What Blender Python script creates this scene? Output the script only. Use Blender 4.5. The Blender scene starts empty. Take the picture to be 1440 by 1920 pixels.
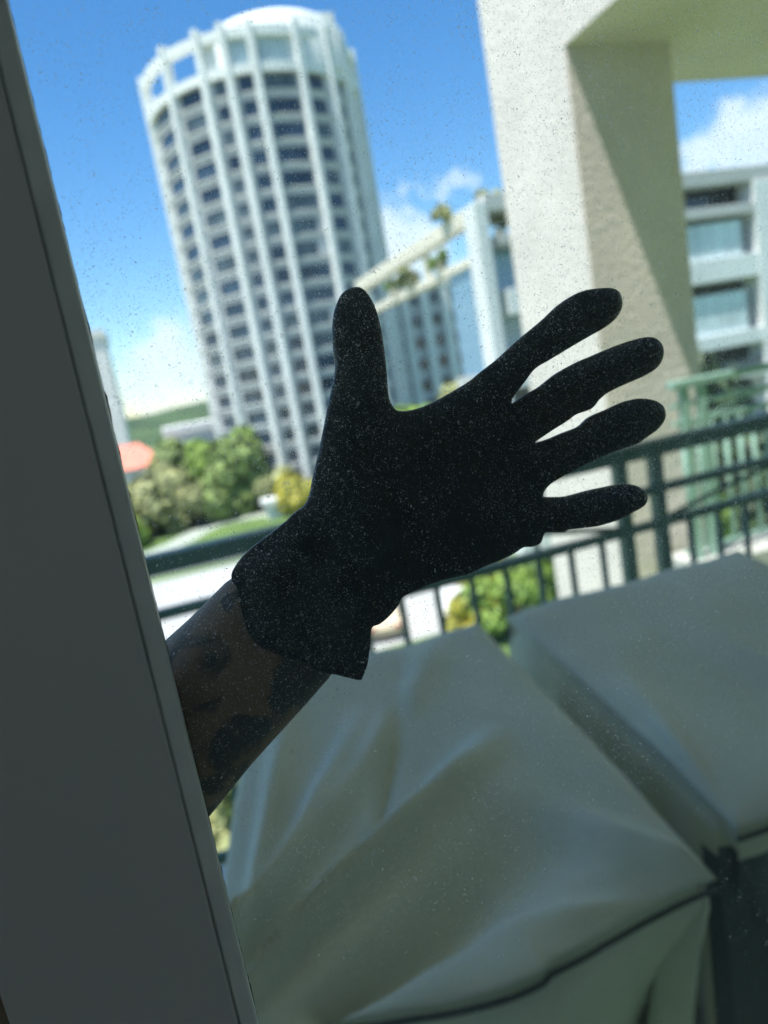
import bpy, bmesh, math, random
import numpy as np
from mathutils import Vector, noise, geometry
from mathutils.kdtree import KDTree
random.seed(7)
C = bpy.context.scene.collection
R = math.radians
scn = bpy.context.scene

# ------------------------------------------------------------------ camera
# world: x runs along the facade, y points outward from it, z up; the eye is the origin, the ground is at z = -12.5
PITCH, YAW, ROLL = R(10.4555), R(16.5), R(10.1414)
h = Vector((math.sin(YAW), math.cos(YAW), 0))
fw = h*math.cos(PITCH) - Vector((0, 0, 1))*math.sin(PITCH)
r0 = Vector((math.cos(YAW), -math.sin(YAW), 0)); u0 = r0.cross(fw)
cr = r0*math.cos(ROLL) - u0*math.sin(ROLL); cu = u0*math.cos(ROLL) + r0*math.sin(ROLL)
cam = bpy.data.cameras.new('camera'); co = bpy.data.objects.new('camera', cam); C.objects.link(co)
from mathutils import Matrix
m = Matrix((cr, cu, -fw)).transposed().to_4x4(); co.matrix_world = m
cam.sensor_fit = 'VERTICAL'; cam.sensor_height = 36; cam.sensor_width = 27
cam.lens = 1331/1920*36; cam.clip_start = .02; cam.clip_end = 9000
cam.dof.use_dof = True; cam.dof.focus_distance = .355; cam.dof.aperture_fstop = cam.lens/4.7
scn.camera = co
scn.render.resolution_x = 768; scn.render.resolution_y = 1024

# ------------------------------------------------------------------ sky, sun, exposure
SUN = Vector((-.31, -.14, .943)).normalized()
w = bpy.data.worlds.new('World'); scn.world = w; w.use_nodes = True
nt = w.node_tree; N = nt.nodes; L = nt.links; N.clear()
sky = N.new('ShaderNodeTexSky'); sky.sky_type = 'NISHITA'; sky.sun_disc = False
sky.sun_elevation = math.asin(SUN.z); sky.sun_rotation = math.atan2(SUN.x, SUN.y)
sky.air_density = 1.0; sky.dust_density = .3; sky.ozone_density = 2.2
hs = N.new('ShaderNodeHueSaturation'); hs.inputs['Saturation'].default_value = 1.32; hs.inputs['Value'].default_value = 1.0
L.new(sky.outputs[0], hs.inputs['Color'])
tc = N.new('ShaderNodeTexCoord')
nz = N.new('ShaderNodeTexNoise'); nz.inputs['Scale'].default_value = 16; nz.inputs['Detail'].default_value = 7; nz.inputs['Roughness'].default_value = .62
L.new(tc.outputs['Generated'], nz.inputs['Vector'])
sub = N.new('ShaderNodeVectorMath'); sub.operation = 'SUBTRACT'; L.new(nz.outputs['Color'], sub.inputs[0]); sub.inputs[1].default_value = (.5, .5, .5)
scl = N.new('ShaderNodeVectorMath'); scl.operation = 'SCALE'; L.new(sub.outputs[0], scl.inputs[0]); scl.inputs['Scale'].default_value = .16
add = N.new('ShaderNodeVectorMath'); add.operation = 'ADD'; L.new(tc.outputs['Generated'], add.inputs[0]); L.new(scl.outputs[0], add.inputs[1])
# cumulus clouds: (direction, half width, half height, density)
CL = [((.035, .995, .078), .058, .048, .95), ((-.005, .998, .05), .05, .036, .7), ((.07, .996, .045), .06, .03, .6), ((.03, .99, .02), .12, .022, .5),
      ((.345, .92, .165), .05, .045, 1.0), ((.374, .907, .15), .06, .04, .9), ((.418, .88, .225), .034, .016, .6), ((.37, .90, .222), .026, .012, .4),
      ((.70, .684, .215), .05, .035, .95), ((.675, .708, .19), .045, .03, .9), ((.72, .672, .185), .06, .03, .85), ((.40, .9, .09), .1, .03, .6)]
prev = None
for d, wx, wz, dens in CL:
    d = Vector(d).normalized()
    s_ = N.new('ShaderNodeVectorMath'); s_.operation = 'SUBTRACT'; L.new(add.outputs[0], s_.inputs[0]); s_.inputs[1].default_value = d
    k_ = N.new('ShaderNodeVectorMath'); k_.operation = 'MULTIPLY'; L.new(s_.outputs[0], k_.inputs[0]); k_.inputs[1].default_value = (1/wx, 1/wx, 1/wz)
    l_ = N.new('ShaderNodeVectorMath'); l_.operation = 'LENGTH'; L.new(k_.outputs[0], l_.inputs[0])
    mr = N.new('ShaderNodeMapRange'); mr.interpolation_type = 'SMOOTHSTEP'; mr.inputs['From Min'].default_value = 1.25; mr.inputs['From Max'].default_value = .35
    mr.inputs['To Min'].default_value = 0; mr.inputs['To Max'].default_value = dens; L.new(l_.outputs['Value'], mr.inputs['Value'])
    if prev is None: prev = mr.outputs[0]
    else:
        mx = N.new('ShaderNodeMath'); mx.operation = 'MAXIMUM'; L.new(prev, mx.inputs[0]); L.new(mr.outputs[0], mx.inputs[1]); prev = mx.outputs[0]
cm = N.new('ShaderNodeMix'); cm.data_type = 'RGBA'; L.new(prev, cm.inputs[0]); L.new(hs.outputs[0], cm.inputs[6]); cm.inputs[7].default_value = (4.4, 5.1, 5.7, 1)
bg = N.new('ShaderNodeBackground'); L.new(cm.outputs[2], bg.inputs[0]); bg.inputs[1].default_value = .1
wo = N.new('ShaderNodeOutputWorld'); L.new(bg.outputs[0], wo.inputs[0])
sl = bpy.data.lights.new('sun', 'SUN'); sl.energy = 3.8; sl.angle = R(.5); sl.color = (1, .95, .87)
so = bpy.data.objects.new('sun', sl); C.objects.link(so); so.rotation_euler = SUN.to_track_quat('Z', 'Y').to_euler()
scn.view_settings.view_transform = 'Standard'; scn.view_settings.look = 'None'
scn.view_settings.exposure = 1.15; scn.view_settings.gamma = 1

# ------------------------------------------------------------------ materials
def mat(name, col, rough=.7, var=.12, vscale=3., bump=0., bscale=20., spec=.5, col2=None, metal=0., detail=4, sheen=0.):
    M = bpy.data.materials.new(name); M.use_nodes = True; n = M.node_tree.nodes; l = M.node_tree.links
    b = n['Principled BSDF']; b.inputs['Roughness'].default_value = rough; b.inputs['Metallic'].default_value = metal
    b.inputs['Specular IOR Level'].default_value = spec
    t = n.new('ShaderNodeTexCoord'); z = n.new('ShaderNodeTexNoise'); z.inputs['Scale'].default_value = vscale; z.inputs['Detail'].default_value = detail
    l.new(t.outputs['Object'], z.inputs['Vector'])
    r = n.new('ShaderNodeValToRGB'); a = [c*(1-var) for c in col]; c2 = col2 or [min(1, c*(1+var)) for c in col]
    r.color_ramp.elements[0].position = .35; r.color_ramp.elements[1].position = .65
    r.color_ramp.elements[0].color = (*a, 1); r.color_ramp.elements[1].color = (*c2, 1)
    l.new(z.outputs['Fac'], r.inputs[0]); l.new(r.outputs[0], b.inputs['Base Color'])
    if sheen: b.inputs['Sheen Weight'].default_value = sheen
    if bump:
        z2 = n.new('ShaderNodeTexNoise'); z2.inputs['Scale'].default_value = bscale; z2.inputs['Detail'].default_value = 6
        l.new(t.outputs['Object'], z2.inputs['Vector']); bp = n.new('ShaderNodeBump'); bp.inputs['Strength'].default_value = 1; bp.inputs['Distance'].default_value = bump
        l.new(z2.outputs['Fac'], bp.inputs['Height']); l.new(bp.outputs[0], b.inputs['Normal'])
    return M
M = {}
M['stucco'] = mat('cream_stucco', (.80, .715, .67), .9, .06, 1.5, .012, 17)
M['soffit'] = mat('soffit_paint', (.90, .75, .76), .9, .05, 1.2, .002, 25)
M['concrete_white'] = mat('white_concrete', (.76, .77, .75), .85, .06, .35, .01, 3)
M['concrete_grey'] = mat('grey_concrete', (.50, .50, .48), .85, .1, .35, .01, 3)
M['spandrel'] = mat('spandrel_concrete', (.50, .51, .52), .85, .08, .3, .01, 3)
M['win'] = mat('tinted_window', (.035, .055, .085), .12, .5, .35, 0, 1, .6)
M['win_b'] = mat('window_with_blind', (.09, .12, .14), .2, .4, .5)
M['win_c'] = mat('window_pale_curtain', (.17, .20, .20), .35, .3, .6)
M['infill'] = mat('grey_infill_panel', (.42, .52, .56), .5, .15, .4)
M['glassrail'] = mat('blue_glass_panel', (.60, .70, .72), .35, .12, .5, 0, 1, .6)
M['blueglass'] = mat('blue_curtain_glass', (.20, .34, .46), .08, .15, .15, 0, 1, .8)
M['beam'] = mat('warm_beam_paint', (.74, .68, .55), .85, .06, .6)
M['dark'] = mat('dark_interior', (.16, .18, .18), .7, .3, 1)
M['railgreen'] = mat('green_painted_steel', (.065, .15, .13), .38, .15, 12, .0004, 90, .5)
M['railgreen_lit'] = mat('green_steel_sunlit_tone', (.30, .47, .41), .45, .1, 12, .0004, 90, .5)  # same green paint as the near railing, sunlight put into the colour
M['tile'] = mat('pale_floor_tile', (.62, .64, .62), .5, .06, 2)
M['cover'] = mat('grey_cover_fabric', (.60, .62, .52), .8, .06, 2.2, .0015, 60, .25, sheen=.1)
M['coverdark'] = mat('cover_dark_tone', (.075, .10, .12), .6, .1, 2.2, .0012, 55, .4)
M['piping'] = mat('dark_seam_piping', (.06, .075, .075), .7, .1, 9)
M['stile'] = mat('grey_door_paint', (.50, .455, .42), .42, .03, 4, .00005, 900, .5)
M['bead'] = mat('grey_glazing_bead', (.60, .60, .54), .35, .08, 30, .0001, 400, .5)
M['gasket'] = mat('black_gasket_rubber', (.012, .013, .013), .8, .3, 300, .0006, 700)
M['facade'] = mat('dark_facade_paint', (.34, .32, .30), .9, .05, 1)  # out-of-view wall, dark grey to weaken its bounce on the pillar
M['roomwall'] = mat('room_wall_paint', (.84, .82, .78), .9, .04, 1)
M['roomceil'] = mat('room_ceiling_paint', (.55, .53, .5), .9, .04, 1)
M['roomfloor'] = mat('room_floor', (.6, .56, .5), .5, .15, 2)
M['white'] = mat('white_plaster', (.78, .78, .76), .9, .05, .3)
M['salmon'] = mat('salmon_roof_tiles', (.80, .26, .19), .8, .12, .8, .03, 3)
M['trunk'] = mat('bark', (.13, .10, .07), .95, .3, 2, .03, 5)
M['tyre'] = mat('tyre_rubber', (.02, .02, .02), .8)
M['rim'] = mat('alloy_rim', (.5, .5, .52), .3, .05, 5, metal=.9)
M['carwhite'] = mat('white_car_paint', (.8, .8, .8), .2, .02, 1)
M['carbeige'] = mat('beige_car_paint', (.62, .50, .36), .25, .02, 1)
M['carglass'] = mat('car_glass', (.02, .025, .03), .08)
M['lampred'] = mat('tail_lamp', (.4, .02, .02), .3)
M['lampclear'] = mat('head_lamp', (.7, .7, .7), .15)
M['cloth'] = mat('black_cotton', (.012, .012, .014), .9, .2, 60)
def leafmat(name, dark, light, scale=.6):
    X = mat(name, dark, .6, .25, scale, col2=light, detail=8); b = X.node_tree.nodes['Principled BSDF']
    return X
M['leaf'] = leafmat('mid_green_leaves', (.09, .15, .035), (.32, .42, .12), .9)
M['leafolive'] = leafmat('olive_leaves', (.12, .16, .05), (.50, .50, .22), 1.1)
M['leafbright'] = leafmat('bright_leaves', (.14, .26, .03), (.26, .38, .06), .8)
M['leafyellow'] = leafmat('yellow_leaves', (.22, .24, .03), (.52, .46, .05), 1.2)
M['leafdark'] = leafmat('dark_leaves', (.025, .05, .02), (.07, .12, .04), .9)
M['grass'] = mat('lawn', (.09, .16, .035), .9, .2, .15, .02, 2, col2=(.13, .21, .05))
M['paving'] = mat('pale_paving', (.42, .42, .41), .9, .08, .12)
M['path'] = mat('pale_path', (.40, .44, .38), .9, .08, .3)
M['road'] = mat('asphalt', (.16, .17, .18), .9, .1, .2)
M['hill'] = mat('wooded_hill', (.035, .075, .03), .95, .3, .04, .8, .2, col2=(.08, .13, .05))

# ------------------------------------------------------------------ helpers
def tag(o, label=None, cat=None, group=None, kind=None):
    for k, v in (('label', label), ('category', cat), ('group', group), ('kind', kind)):
        if v: o[k] = v
    return o
def empty(name, loc, label, cat, group=None):
    o = bpy.data.objects.new(name, None); C.objects.link(o); o.location = loc; o.empty_display_size = .2
    return tag(o, label, cat, group)
class MB:
    def __init__(s): s.v = []; s.f = []
    def add(s, v, f):
        b = len(s.v); s.v += [tuple(p) for p in v]; s.f += [tuple(i+b for i in q) for q in f]; return s
    def box(s, x0, x1, y0, y1, z0, z1):
        return s.add([(x0,y0,z0),(x1,y0,z0),(x1,y1,z0),(x0,y1,z0),(x0,y0,z1),(x1,y0,z1),(x1,y1,z1),(x0,y1,z1)],
            [(0,3,2,1),(4,5,6,7),(0,1,5,4),(1,2,6,5),(2,3,7,6),(3,0,4,7)])
    def tube(s, pts, r, n=8, cap=True):
        pts = [Vector(p) for p in pts]; b = len(s.v); rr = r if isinstance(r, (list, tuple)) else [r]*len(pts)
        for i, p in enumerate(pts):
            t = (pts[min(i+1, len(pts)-1)]-pts[max(i-1, 0)]).normalized()
            a = t.cross(Vector((0, 0, 1))); a = a.normalized() if a.length > 1e-3 else Vector((1, 0, 0)); c = t.cross(a)
            for k in range(n):
                q = 2*math.pi*k/n; s.v.append(tuple(p+(a*math.cos(q)+c*math.sin(q))*rr[i]))
        for i in range(len(pts)-1):
            for k in range(n): s.f.append((b+i*n+k, b+i*n+(k+1)%n, b+(i+1)*n+(k+1)%n, b+(i+1)*n+k))
        if cap: s.f.append(tuple(b+k for k in range(n))[::-1]); s.f.append(tuple(b+(len(pts)-1)*n+k for k in range(n)))
        return s
    def build(s, name, m_, parent=None, smooth=False, bevel=0., normals=True):
        me = bpy.data.meshes.new(name); me.from_pydata(s.v, [], s.f); me.update()
        if normals:
            b = bmesh.new(); b.from_mesh(me); bmesh.ops.recalc_face_normals(b, faces=b.faces); b.to_mesh(me); b.free()
        me.materials.append(m_); o = bpy.data.objects.new(name, me); C.objects.link(o)
        if smooth:
            for p in me.polygons: p.use_smooth = True
        if bevel:
            bm_ = o.modifiers.new('bevel', 'BEVEL'); bm_.width = bevel; bm_.segments = 3; bm_.limit_method = 'ANGLE'
        if parent is not None:
            o.parent = parent; o.matrix_parent_inverse = Matrix.Translation(parent.location).inverted()
        return o
def box(name, m_, a, parent=None, bevel=0.): return MB().box(*a).build(name, m_, parent, bevel=bevel)

G0 = -12.5
# ------------------------------------------------------------------ ground
def sheet(name, m_, pts, z):
    return tag(MB().add([(x, y, z) for x, y in pts], [tuple(range(len(pts)))]).build(name, m_), kind='structure')
sheet('ground', M['grass'], [(-3000, -600), (3000, -600), (3000, 5000), (-3000, 5000)], G0)
sheet('pavement', M['paving'], [(-40, 32.5), (17.2, 31), (16.5, 58), (-40, 58)], G0+.01)
sheet('road', M['road'], [(-60, 61), (60, 58.5), (60, 64), (-60, 66.5)], G0+.014)
def ribbon(name, pts, wd, m_, z):
    P = [Vector((x, y, z)) for x, y in pts]; v = []
    for i, p in enumerate(P):
        t = (P[min(i+1, len(P)-1)]-P[max(i-1, 0)]).normalized(); n_ = Vector((-t.y, t.x, 0))*wd/2; v += [p-n_, p+n_]
    return tag(MB().add(v, [(2*i, 2*i+1, 2*i+3, 2*i+2) for i in range(len(P)-1)]).build(name, m_), kind='structure')
cv = [(-9, 69), (-5, 70), (-2.2, 71.5), (0, 74), (1.8, 77.5), (3.6, 80), (6.5, 80.8), (9.5, 80), (14, 79), (20, 76)]
ribbon('path', cv, 3.2, M['path'], G0+.02)
def hill():
    v = []; f = []; nx, ny = 70, 14
    for j in range(ny):
        for i in range(nx):
            x = -260+i*12; y = 330+j*22; t = j/(ny-1)
            z = G0-1+math.sin(min(1, t*1.6)*math.pi/2)*(17.5+2.6*noise.noise(Vector((x*.012, 1, 0)))*2)+1.2*noise.noise(Vector((x*.08, y*.06, 3)))
            v.append((x, y, z))
    for j in range(ny-1):
        for i in range(nx-1): f.append((j*nx+i, j*nx+i+1, (j+1)*nx+i+1, (j+1)*nx+i))
    tag(MB().add(v, f).build('hills', M['hill'], smooth=True), kind='structure')
hill()

# ------------------------------------------------------------------ own building: room, facade, slabs
tag(box('floor', M['roomfloor'], (-2.4, 3.2, -2.4, .3, -1.62, -1.52)), kind='structure')
tag(box('ceiling', M['roomceil'], (-2.4, 3.2, -2.4, .3, 1.15, 1.25)), kind='structure')
mb = MB(); mb.box(-2.5, -2.4, -2.5, .3, -1.62, 1.25); mb.box(3.2, 3.3, -2.5, .3, -1.62, 1.25); mb.box(-2.4, 3.2, -2.5, -2.4, -1.62, 1.25)
tag(mb.build('wall', M['roomwall']), kind='structure')
DX0, DX1, DZ0, DZ1 = -2.0, 3.0, -1.5, 1.1     # the door opening
mb = MB(); mb.box(-3.5, DX0, .3, .44, -1.62, 14); mb.box(DX1, 12, .3, .44, -1.62, 14); mb.box(DX0, DX1, .3, .44, DZ1, 14); mb.box(DX0, DX1, .3, .44, -1.62, DZ0)
tag(mb.build('facade_wall', M['facade']), kind='structure')
XP = 4.0; ZS = 2.48
tag(box('balcony_floor', M['tile'], (-3, XP, .44, 2.72, -1.95, -1.78)), kind='structure')
mb = MB().add([(-3,.44,ZS),(XP,.44,ZS),(XP,2.9,ZS),(-3,2.9,ZS),(12,.44,ZS),(12,6.63,ZS),(XP,6.63,ZS)],[(0,1,2,3),(1,4,5,6,2)])
n_=7; mb.v += [(x,y,z+.45) for x,y,z in mb.v[:7]]; mb.f += [(7,10,9,8),(8,9,13,12,11)]; ol=[0,1,4,5,6,2,3]
for i in range(7):
    a,b=ol[i],ol[(i+1)%7]; mb.f.append((a,b,b+7,a+7))
tag(mb.build('balcony_ceiling', M['soffit']), kind='structure')
# pale fascia skin on the slab's outer edge, lit by the sun
mb = MB(); mb.box(XP-.008, XP-.002, 2.92, 5.699, ZS+.001, ZS+1.6); 
tag(mb.build('balcony_fascia', M['stucco']), kind='structure')
tag(box('neighbour_floor', M['concrete_grey'], (4.3, 12, 4.95, 5.5, -2.3, -2.1)), kind='structure')

pil = MB().box(XP-.03+.02, 5.09, 5.7, 7.05, G0, 9).build('pillar', M['stucco'], bevel=.015)
tag(pil, 'thick cream stucco pillar holding up the balcony slab, sunlit on its left face', 'pillar')

# ------------------------------------------------------------------ railings
def railing(x0, x1, y, pairs, first, mt, label, bottom, dx=.157, pw=.027):
    rt = empty('balcony_railing', (x0, y, -1.78), label, 'railing')
    zt, z2, z3 = -.48, -.66, -.815
    mb = MB(); mb.box(x0, x1, y-.045, y+.045, zt-.05, zt+.02); mb.build('top_rail', mt, rt, bevel=.012)
    for z, w_ in ((z2, .02), (z3, .022)): MB().box(x0, x1, y-w_, y+w_, z-.038, z).build('middle_rail', mt, rt, bevel=.004)
    MB().box(x0, x1, y-.016, y+.016, bottom, bottom+.03).build('bottom_rail', mt, rt, bevel=.004)
    ps = []
    for a in pairs:
        for q in (a, a-.185):
            if x0 < q < x1: MB().box(q-pw, q+pw, y-.026, y+.026, bottom-.09, zt-.05).build('post', mt, rt, bevel=.004); ps.append(q)
    x = first
    while x > x0: x -= dx
    x += dx
    while x < x1:
        if all(abs(x-q) > .04 for q in ps): MB().tube([(x, y, bottom+.03), (x, y, z3-.028)], .015 if pw < .03 else .021, 8).build('baluster', mt, rt, smooth=True)
        x += dx
    e = sorted(pairs)
    for i in range(len(e)+1):
        a = e[i-1] if i else e[0]-2.28; b = (e[i] if i < len(e) else e[-1]+2.28)-.185
        if b < x0 or a > x1: continue
        pts = []
        for k in range(33):
            s = k/32; xx = a+.024+(b-a-.048)*s
            if x0 <= xx <= x1: pts.append((xx, y, z3-.004+(z2-z3-.02)*math.sin(math.pi*s)))
        if len(pts) > 2: MB().tube(pts, .012, 8).build('curved_bar', mt, rt, smooth=True)
    return rt
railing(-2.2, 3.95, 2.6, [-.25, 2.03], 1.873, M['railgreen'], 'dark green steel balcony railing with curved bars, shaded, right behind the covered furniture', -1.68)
r2 = railing(4.3, 9.5, 5.2, [4.62, 6.9], 4.70, M['railgreen_lit'], 'green balcony railing toned pale as sunlit, in front of the cream pillar', -2.02, pw=.045)

# ------------------------------------------------------------------ covered furniture
def fbump(p, a, b, wd, hgt, skew=.0):
    ax, ay = a; bx, by = b; dx, dy = bx-ax, by-ay; Lg = math.hypot(dx, dy); t = ((p[0]-ax)*dx+(p[1]-ay)*dy)/Lg/Lg
    q = ((p[0]-ax)*dy-(p[1]-ay)*dx)/Lg
    if t < -.25 or t > 1.2: return 0
    env = math.exp(-max(0, -t)**2*40)*(1-max(0, min(1, (t-.25)/.95))**2)
    ww = wd*(.35+.9*max(0, min(1, t)))
    return hgt*env*math.exp(-(q/ww)**2)
def cover(name, L0, L1, R0, R1, zb, zf, label, folds, wob, seed, uc=lambda x, y: 0, dark=False):
    # top surface between a left edge (L0 back, L1 front) and a right edge (R0, R1), then a skirt down to the floor
    nu, nv = 96, 96; V = []; F = []
    rt = empty(name, ((L1[0]+R1[0])/2, (L0[1]+L1[1])/2, -1.78), label, 'furniture cover', 'covered patio chairs')
    P = lambda u, t: ((L0[0]+(L1[0]-L0[0])*t**.55)*(1-u)+(R0[0]+(R1[0]-R0[0])*t)*u, (L0[1]+(L1[1]-L0[1])*t)*(1-u)+(R0[1]+(R1[1]-R0[1])*t)*u+wob(u, t))
    idx = {}
    for j in range(nv+1):
        t = j/nv
        for i in range(nu+1):
            u = i/nu; x, y = P(u, t)
            z = zb+(zf-zb)*(t**1.05)
            ed = min(u, 1-u, t, 1-t)
            z -= .022*math.exp(-ed/.035)
            z -= .035*math.sin(math.pi*u)*math.sin(math.pi*t)
            z += .012*noise.noise(Vector((x*2.4, y*2.4, seed)))+.004*noise.noise(Vector((x*8, y*8, seed)))+.013*(.3-abs(noise.noise(Vector((x*2.6+y*1.1, y*1.7-x*.6, seed+8)))))+.010*(.3-abs(noise.noise(Vector((x*6+y*3, y*4, seed+11)))))
            for fo in folds: z += fbump((x, y), *fo)*min(1, ed/.04)
            idx[i, j] = len(V); V.append((x, y, z))
    for j in range(nv):
        for i in range(nu): F.append((idx[i, j], idx[i+1, j], idx[i+1, j+1], idx[i, j+1]))
    loop = [idx[i, nv] for i in range(nu+1)]+[idx[nu, j] for j in range(nv-1, -1, -1)]+[idx[i, 0] for i in range(nu-1, -1, -1)]+[idx[0, j] for j in range(1, nv)]
    cx = sum(V[i][0] for i in loop)/len(loop); cy = sum(V[i][1] for i in loop)/len(loop)
    n = len(loop); prevr = loop; K = 26
    for k in range(1, K+1):
        cur = []
        for q, i in enumerate(loop):
            x, y, z = V[i]
            a = Vector(V[loop[(q-2) % n]]); b = Vector(V[loop[(q+2) % n]]); t_ = b-a; t_.z = 0; t_ = t_.normalized(); no = Vector((-t_.y, t_.x, 0))
            if no.dot(Vector((x-cx, y-cy, 0))) < 0: no = -no
            s = k/K; zz = z+(-1.74-z)*s
            off = -.020*math.exp(-((s-.045)/.03)**2)+.012*s-uc(x, y)*s+(.035*s)*noise.noise(Vector((x*5.5, y*5.5, seed+4)))*1.6+.02*s*math.sin(q*.33+seed)
            cur.append(len(V)); V.append((x+no.x*off, y+no.y*off, zz))
        for q in range(n): F.append((prevr[q], cur[q], cur[(q+1) % n], prevr[(q+1) % n]))
        prevr = cur
    if dark:      # low front faces of the skirt become a separate, darker part
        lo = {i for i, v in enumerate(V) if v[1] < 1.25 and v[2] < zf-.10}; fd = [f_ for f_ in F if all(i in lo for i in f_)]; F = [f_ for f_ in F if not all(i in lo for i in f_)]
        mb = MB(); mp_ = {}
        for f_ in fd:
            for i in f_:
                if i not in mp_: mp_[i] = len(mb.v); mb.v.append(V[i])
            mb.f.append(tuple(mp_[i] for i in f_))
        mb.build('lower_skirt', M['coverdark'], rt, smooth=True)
    mb = MB(); mb.v = V; mb.f = F; o = mb.build('draped_fabric', M['cover'], rt, smooth=True)
    # seam cord just below the front edge
    fr = [V[idx[i, nv]] for i in range(0, nu+1, 2)]
    MB().tube([(x, y-.002, z-.022) for x, y, z in fr], .006, 8).build('seam_piping', M['piping'], rt, smooth=True)
    return rt
K0 = (.015, 1.22)
K0 = (-.06, 1.25)
folds1 = [(K0, (.31, 1.66), .03, .055), (K0, (.60, 1.82), .04, .038), ((.0, 1.2), (.56, 1.47), .034, .09), ((.08, 1.12), (.60, 1.25), .075, -.11), (K0, (.18, 1.80), .03, .035),
          ((.84, 1.06), (.50, 1.42), .06, .035), ((.30, 1.45), (.50, 1.78), .03, -.03), ((.80, 1.03), (.40, 1.12), .03, .02)]
cover('covered_chair', (.22, 1.93), (-.15, 1.12), (.80, 1.92), (.86, 1.04), -.755, -1.06,
      'grey fabric cover draped in folds over a patio chair, nearest to the glass', folds1,
      lambda u, t: -.05*t*math.sin(math.pi*u)**2*(1 if u < .6 else .8)+.014*t*math.sin(u*9), 1.3, lambda x, y: .22*max(0, min(1, (x-.55)/.15))*(y < 1.15))
folds2 = [((1.55, 1.12), (1.42, 1.7), .06, .03), ((1.0, 1.2), (1.1, 1.7), .05, .02)]
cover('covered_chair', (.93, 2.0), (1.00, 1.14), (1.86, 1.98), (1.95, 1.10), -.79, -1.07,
      'grey fabric cover over the farther patio chair, on the right against the railing', folds2, lambda u, t: -.03*t*math.sin(math.pi*u), 5.1, lambda x, y: .2*(y < 1.2), True)

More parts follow.
